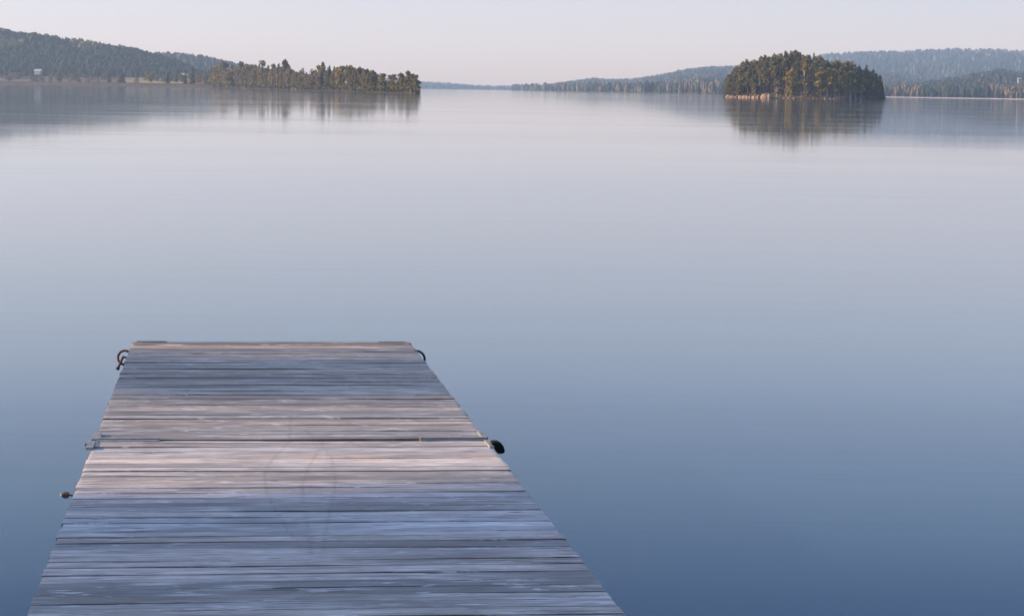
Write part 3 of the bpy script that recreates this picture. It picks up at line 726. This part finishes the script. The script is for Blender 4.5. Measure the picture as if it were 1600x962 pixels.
    crk = mth(nt, 'MULTIPLY', ramp(nt, cr, [(0.32, (1,) * 3), (0.38, (0,) * 3)]), ramp(nt, blot, [(0.4, (0,) * 3), (0.55, (1,) * 3)]))
    c = mixc(nt, mth(nt, 'MULTIPLY', crk, 0.8), c, (0.03, 0.027, 0.027))
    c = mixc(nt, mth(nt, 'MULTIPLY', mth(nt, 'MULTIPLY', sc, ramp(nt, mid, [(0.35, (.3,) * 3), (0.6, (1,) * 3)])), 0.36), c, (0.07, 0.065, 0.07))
    nt.links.new(c, b.inputs['Base Color'])
    bn = node(nt, 'ShaderNodeBump'); bn.inputs['Strength'].default_value = 0.5; bn.inputs['Distance'].default_value = 0.002
    hh = mth(nt, 'SUBTRACT', mth(nt, 'ADD', fine, mid), mth(nt, 'MULTIPLY', crk, 1.5))
    nt.links.new(hh, bn.inputs['Height']); nt.links.new(bn.outputs[0], b.inputs['Normal'])
    nt.links.new(mth(nt, 'MULTIPLY_ADD', blot, 0.3, 0.42), b.inputs['Roughness'])
    return m
M['wood'] = wood_mat()
M['beam'] = simple_noise_mat('dark_beam_wood', (0.05, 0.045, 0.04), (0.13, 0.11, 0.095), 9, bump=0.3)
M['oldbeam'] = simple_noise_mat('brown_beam_wood', (0.10, 0.065, 0.04), (0.26, 0.17, 0.10), 14, bump=0.3)
def metal(name, c0, c1, rough, metallic):
    m = simple_noise_mat(name, c0, c1, 25, rough=rough, spec=0.5, bump=0.1)
    m.node_tree.nodes['Principled BSDF'].inputs['Metallic'].default_value = metallic; return m
M['galv'] = metal('galvanised_steel', (0.15, 0.16, 0.165), (0.27, 0.28, 0.28), 0.6, 0.2)
M['galv_dark'] = metal('dull_steel_edge', (0.09, 0.10, 0.10), (0.17, 0.18, 0.17), 0.55, 0.4)
M['rust'] = metal('rusty_iron', (0.05, 0.032, 0.025), (0.20, 0.11, 0.07), 0.7, 0.2)
M['black_iron'] = metal('black_iron', (0.012, 0.014, 0.017), (0.035, 0.038, 0.042), 0.6, 0.3)
M['rubber'] = simple_noise_mat('black_rubber', (0.006, 0.006, 0.007), (0.012, 0.012, 0.014), 30, rough=0.85, spec=0.1)
M['buoy'] = simple_noise_mat('float_plastic', (0.03, 0.03, 0.035), (0.06, 0.06, 0.065), 4)

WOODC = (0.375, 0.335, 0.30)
WEAR_SHADE = [(530, 0.459), (537, 0.518), (541, 0.74), (547, 0.703), (553, 0.807), (575, 0.807), (590, 0.779), (603, 0.92), (615, 0.95), (622, 0.655), (632, 0.714), (660, 0.773), (683, 0.84), (692, 1.124), (700, 1.284), (733, 1.263), (742, 0.84), (757, 0.84), (766, 1.064), (778, 0.931), (787, 0.76), (797, 1.14), (825, 1.197), (838, 0.78), (847, 0.75), (857, 1.12), (888, 1.176), (900, 0.88), (911, 0.626), (925, 0.644), (938, 0.9), (950, 0.78), (970, 0.85), (1400, 0.9)]  # plank tone along the jetty: wear plus lit and shaded bands put into the colour
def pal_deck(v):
    k = interp(v, WEAR_SHADE); h = [interp(v, [(p, t[i]) for p, t in ((530, (1.03, .95, .86)), (620, (1.03, .95, .86)), (630, (1, 1, 1)), (755, (1, 1, 1)), (765, (.98, 1.0, 1.07)), (895, (.98, 1.0, 1.07)), (915, (.98, .96, .95)))]) for i in range(3)]; return tuple(c * k * q for c, q in zip(WOODC, h))  # tints follow the same bands, adding shade hue to the wood colour
DARK_CURVES = [[dk(*p) for p in pts] for pts in (  # faint dark curved lines running across the planks
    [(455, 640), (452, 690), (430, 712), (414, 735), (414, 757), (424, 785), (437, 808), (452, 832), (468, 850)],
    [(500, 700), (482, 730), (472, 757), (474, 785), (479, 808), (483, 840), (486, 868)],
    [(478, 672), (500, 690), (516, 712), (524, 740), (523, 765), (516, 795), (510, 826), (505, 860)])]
def curve_mask(P):
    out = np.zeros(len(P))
    for ln in DARK_CURVES:
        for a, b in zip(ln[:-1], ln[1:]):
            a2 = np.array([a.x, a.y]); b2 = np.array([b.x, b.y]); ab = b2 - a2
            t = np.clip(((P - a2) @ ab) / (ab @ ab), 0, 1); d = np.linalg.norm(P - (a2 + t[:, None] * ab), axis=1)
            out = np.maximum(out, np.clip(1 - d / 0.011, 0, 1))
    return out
GAPS_V = [543.3, 547.5, 552, 559, 566, 573, 581.5, 587.5, 593, 598.5, 604.5, 610.5, 617, 623.5, 629.5, 636, 642.6, 649.4, 654, 658.4, 663.5, 668.5, 673.5, 678.4,
          693.4, 699, 705.6, 712, 718, 725, 731.3, 737, 744, 751.5, 757, 763, 770.5, 778, 786, 792.5, 800.7, 809.5, 817.5, 825.5, 832.5, 840, 848, 858, 869, 878, 887.5, 898, 909.5, 921, 932.5, 944, 956]
GAPS_Y = [dk(150, v_).y for v_ in GAPS_V]
def deck(y0, y1, seed, notch):
    """planks lie across the jetty; each one is its own bevelled box, finely divided along its length"""
    rd = random.Random(seed); NXS = 150; V = []; Fc = []; col = []; rn = []
    y = y1; n_done = 0
    while y > y0 + .02:
        wdt = rd.choice([.118, .120, .120, .123, .115])
        nxt = [g for g in GAPS_Y if y0 + .04 < g < y - .04]
        if nxt and y - nxt[0] < .4:
            wdt = y - nxt[0]
            if wdt > .17: wdt /= round(wdt / .125)
        if y - wdt < y0: wdt = y - y0
        gap = rd.choice([.005, .006, .007, .008, .009, .010, .012]); ya, yb = y - wdt + gap, y
        xl = rd.uniform(-.004, .003); xr = DW + rd.uniform(-.001, .008)
        if n_done < notch[1] : xl += notch[2]; xr -= notch[3]
        if y - wdt <= y0 + notch[4]: xl = xl + notch[5]; xr = xr - notch[6]
        dz = rd.uniform(-.003, .003); tl = rd.uniform(-.003, .003); skew = rd.uniform(-.003, .003)
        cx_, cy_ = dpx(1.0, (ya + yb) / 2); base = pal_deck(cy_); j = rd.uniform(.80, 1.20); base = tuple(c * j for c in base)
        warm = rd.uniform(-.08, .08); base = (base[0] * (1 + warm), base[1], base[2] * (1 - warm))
        r0 = rd.random(); bev = .002; th_ = .028
        prof = [(ya, -th_), (ya, -bev), (ya + bev, 0), ((ya + yb) / 2, 0.0008 * rd.uniform(-1, 1)), (yb - bev, 0), (yb, -bev), (yb, -th_)]
        b0 = len(V); k = len(prof); ph = rd.random() * 9
        for i in range(NXS + 1):
            t = i / NXS; x = xl + (xr - xl) * t
            wy = .0016 * math.sin(ph + 5 * t) + skew * (t - .5) * 2; wz = dz + tl * (t - .5) + .0012 * math.sin(ph * 2 + 7 * t)
            e_ = .0015 if (i in (0, NXS)) else 0
            for py, pz in prof: V.append((x, py + wy, pz + wz - (e_ if pz > -.01 else 0)))
        for i in range(NXS):
            for q in range(k): Fc.append((b0 + i * k + q, b0 + i * k + (q + 1) % k, b0 + (i + 1) * k + (q + 1) % k, b0 + (i + 1) * k + q))
        Fc.append(tuple(b0 + q for q in range(k))[::-1]); Fc.append(tuple(b0 + NXS * k + q for q in range(k)))
        nv = (NXS + 1) * k
        sh = [.12, .30, 1.0, 1.0, 1.0, .30, .12]      # the sawn edges in the gaps are damp and dirty
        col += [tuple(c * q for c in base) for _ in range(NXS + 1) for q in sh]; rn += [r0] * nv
        y -= wdt; n_done += 1
    o = mesh_obj('deck', V, Fc, M['wood'], jet)
    me = o.data
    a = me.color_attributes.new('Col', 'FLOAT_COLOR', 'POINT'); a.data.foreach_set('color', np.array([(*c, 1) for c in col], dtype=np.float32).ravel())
    a = me.attributes.new('Rnd', 'FLOAT', 'POINT'); a.data.foreach_set('value', np.array(rn, dtype=np.float32))
    a = me.attributes.new('CurveMask', 'FLOAT', 'POINT'); a.data.foreach_set('value', curve_mask(np.array([(p[0], p[1]) for p in V])).astype(np.float32))
    return o
NEARY = -13.5
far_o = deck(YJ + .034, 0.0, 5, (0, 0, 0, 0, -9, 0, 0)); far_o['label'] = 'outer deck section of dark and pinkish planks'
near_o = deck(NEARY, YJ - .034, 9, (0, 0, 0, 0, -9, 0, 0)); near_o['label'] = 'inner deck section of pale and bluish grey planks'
def jbox(name, mt, x0, x1, y0, y1, z0, z1, bev=.004, parent=None):
    b = MB(); b.box(x0, x1, y0, y1, z0, z1, bev); return b.build(name, M[mt], parent or jet)
# frame below the planks
for sec in ((YJ + .03, -.03), (NEARY, YJ - .03)):
    for x in (.04, .66, 1.28, DW - .10): jbox('side_beam' if x in (.04, DW - .10) else 'joist', 'beam', x, x + .06, sec[0], sec[1], -.19, -.031)
jbox('end_beam', 'beam', .02, DW - .02, -.028, .022, -.17, -.004)
jbox('end_beam', 'oldbeam', .02, DW - .02, YJ - .004, YJ + .030, -.17, -.010, .003); jbox('end_beam', 'beam', .02, DW - .02, YJ - .032, YJ - .008, -.17, -.022, .003)
jbox('float', 'buoy', .15, DW - .15, -1.3, -.2, -.46, -.192, .03)
jbox('float', 'buoy', .15, DW - .15, YJ - 1.5, YJ - .3, -.46, -.192, .03)
# wooded home shore to the left of the jetty (outside the picture): its spruces shade parts of the planks
SH = Vector((SD.x, SD.y, 0)).normalized(); SP = Vector((-SH.y, SH.x, 0)); SP = SP if SP.y > 0 else -SP
def shore_pt(yl, s_):
    p = DM @ Vector((1.0, yl, 0)); q = p + SH * s_; return q.x, q.y
sv = []; sf = []
for i in range(25):
    y_ = -45 + 60 * i / 24; wv = 1.5 * math.sin(i * 1.3) + .8 * math.sin(i * 2.9)
    sv += [(-19 + wv, y_, -1.5), (-21 + wv, y_, .15), (-26 + wv, y_, .6), (-70, y_, 2.5)]
sf = [(i * 4 + j, i * 4 + j + 1, i * 4 + j + 5, i * 4 + j + 4) for i in range(24) for j in range(3)]
tag(mesh_obj('shore_ground', sv, sf, M['isle'], smooth=True), kind='structure')
for yl, s_, h in SHADE_TREES:
    x_, y_ = shore_pt(yl, s_); tree('spruce', (x_, y_, .4), h, 1.0, 'tall spruce on the near shore left of the jetty', 'spruces on the near shore')
# steel corner plates and angle bars at the hinge, read off the photo
def plate(name, mt, pix, z0, z1, parent=None):
    ps = [dk(u, v) for u, v in pix]; n = len(ps)
    b = MB(); b.add([(p.x, p.y, z0) for p in ps] + [(p.x, p.y, z1) for p in ps], [tuple(range(n))[::-1], tuple(range(n, 2 * n))] + [(i, (i + 1) % n, (i + 1) % n + n, i + n) for i in range(n)])
    o = b.build(name, M[mt], parent or jet)
    bv = o.modifiers.new('bevel', 'BEVEL'); bv.width = .002; bv.segments = 2
    return o
hp = [plate('hinge_plate', 'galv', [(142, 688.5), (154, 688.5), (158, 686.5), (159, 678.5), (148, 678.5)], -.002, .011),
      plate('hinge_plate', 'galv', [(133, 702), (145.5, 702), (150, 691.5), (137.5, 691.5)], -.002, .011),
      plate('hinge_plate', 'galv', [(746, 675.5), (753.5, 675.5), (763, 685.5), (752, 685.5)], -.002, .011),
      plate('hinge_plate', 'galv', [(756, 690), (766.5, 690), (772.5, 699.5), (765, 699.5)], -.002, .011)]
for o, (u, v) in zip(hp, ((155, 683), (141, 697), (753, 681), (766, 695))):
    p = dk(u, v); b = MB(); b.tube([(p.x, p.y, .005), (p.x, p.y, .014)], .006, 6); b.build('bolt', M['galv_dark'], o)
def bar(x0u, x1u, v, thick, mt, z=.004):
    p, q = dk(x0u, v), dk(x1u, v)
    o = jbox('angle_bar', mt, p.x, q.x, p.y - thick / 2, p.y + thick / 2, z - .045, z + .005, .002); return o
bar(150, 250, 687.6, .030, 'galv', .007); bar(152, 249, 691.2, .030, 'galv', .007)
bar(656, 761, 686.2, .030, 'galv', .007); bar(657, 762, 689.2, .018, 'galv_dark', .004)
# edge irons at the outer end
p, q = dk(213, 534.6), dk(261, 533.6); jbox('edge_iron', 'galv_dark', p.x, q.x, -.020, .010, -.03, .007, .002)
p, q = dk(590, 534), dk(634, 535); jbox('edge_iron', 'galv_dark', p.x, q.x, -.020, .010, -.03, .007, .002)
# mooring rings
def arc(c, r, a0, a1, n=26, tilt=0.0):
    pts = []
    for i in range(n + 1):
        a = R(a0 + (a1 - a0) * i / n); pts.append((c.x + r * math.cos(a), c.y + tilt * math.sin(a), c.z + r * math.sin(a)))
    return pts
cL = dk_y(195, 558.5, dk(200, 549).y); rL = .047
b = MB(); b.tube(arc(cL, rL, 40, 400 - 1, 40, .012), .0085, 10, cap=False); ringL = b.build('mooring_ring', M['rust'], jet, True); ringL['label'] = 'rusty mooring ring with a pin at the left edge'
p0 = dk_y(192.3, 557.5, cL.y - .01); p1 = dk_y(184.6, 574.5, cL.y - .04)
b = MB(); b.tube([p0 + Vector((.004, 0, .004)), p0, p1], [.006, .0085, .0075], 8)
b.tube([p0 + Vector((.03, .0, -.005)), p0], .007, 8); b.build('pin', M['rust'], ringL, True)
b = MB(); b.tube([p1 + (p1 - p0).normalized() * -.004, p1 + (p1 - p0).normalized() * .013], .012, 8); b.build('bolt_head', M['black_iron'], ringL)
cR = dk_y(651, 561, dk(651, 548).y); rR = .057
b = MB(); b.tube(arc(cR, rR, 60, 419, 40, .010), .0085, 10, cap=False); ringR = b.build('mooring_ring', M['black_iron'], jet, True); ringR['label'] = 'black mooring ring at the right edge'
for cc, sx_ in ((cL, 1), (cR, -1)):   # staple holding each ring to the side beam
    b = MB(); b.tube([(cc.x + sx_ * rL * .8, cc.y, cc.z - .02), (cc.x + sx_ * .03, cc.y, cc.z - rL), (cc.x + sx_ * .1, cc.y, cc.z - rL)], .006, 8); b.build('staple', M['black_iron'], jet, True)
# rubber buffer at the right of the hinge
cB = dk_y(769, 706, YJ); 
def px_prof(pix, y): return [(lambda p: (p.x, p.z))(dk_y(u, v, y)) for u, v in pix]
yb_ = dk(775, 698).y
prof = px_prof([(768, 689.6), (774, 689.0), (779, 689.8), (783.5, 692.5), (786.5, 697), (787.8, 702), (788.0, 705), (785, 707), (780.5, 707.6), (776, 706.6), (774, 703), (771, 697), (767.5, 692)], yb_)
b = MB(); b.prism_y(prof, yb_ - .03, yb_ + .05); bo = b.build('rubber_buffer', M['rubber'], jet)
bv = bo.modifiers.new('bevel', 'BEVEL'); bv.width = .004; bv.segments = 3
# small latch at the left of the hinge
ll = px_prof([(133.2, 692.5), (135.5, 692.5), (134.5, 696.5), (133, 696.5)], dk(133, 697).y)
b = MB(); b.prism_y(ll, dk(133, 697).y - .02, dk(133, 697).y + .01); b.build('latch', M['black_iron'], jet)
# rusty bolt end sticking out of the left side
pb = dk_y(102, 772.8, dk(108, 770).y)
b = MB(); b.box(pb.x - .010, pb.x + .016, pb.y - .02, pb.y + .02, pb.z - .012, pb.z + .012, .004); b.tube([(pb.x + .015, pb.y, pb.z), (pb.x + .12, pb.y + .06, pb.z - .03)], .004, 8)
bb = b.build('side_bolt', M['rust'], jet)
b = MB(); b.tube([(pb.x - .019, pb.y - .006, pb.z + .002), (pb.x - .009, pb.y, pb.z)], [.007, .010], 9); b.build('cap', M['galv'], bb)
# leaf litter and splinters on the planks: two tiny dark bits and one pale chip
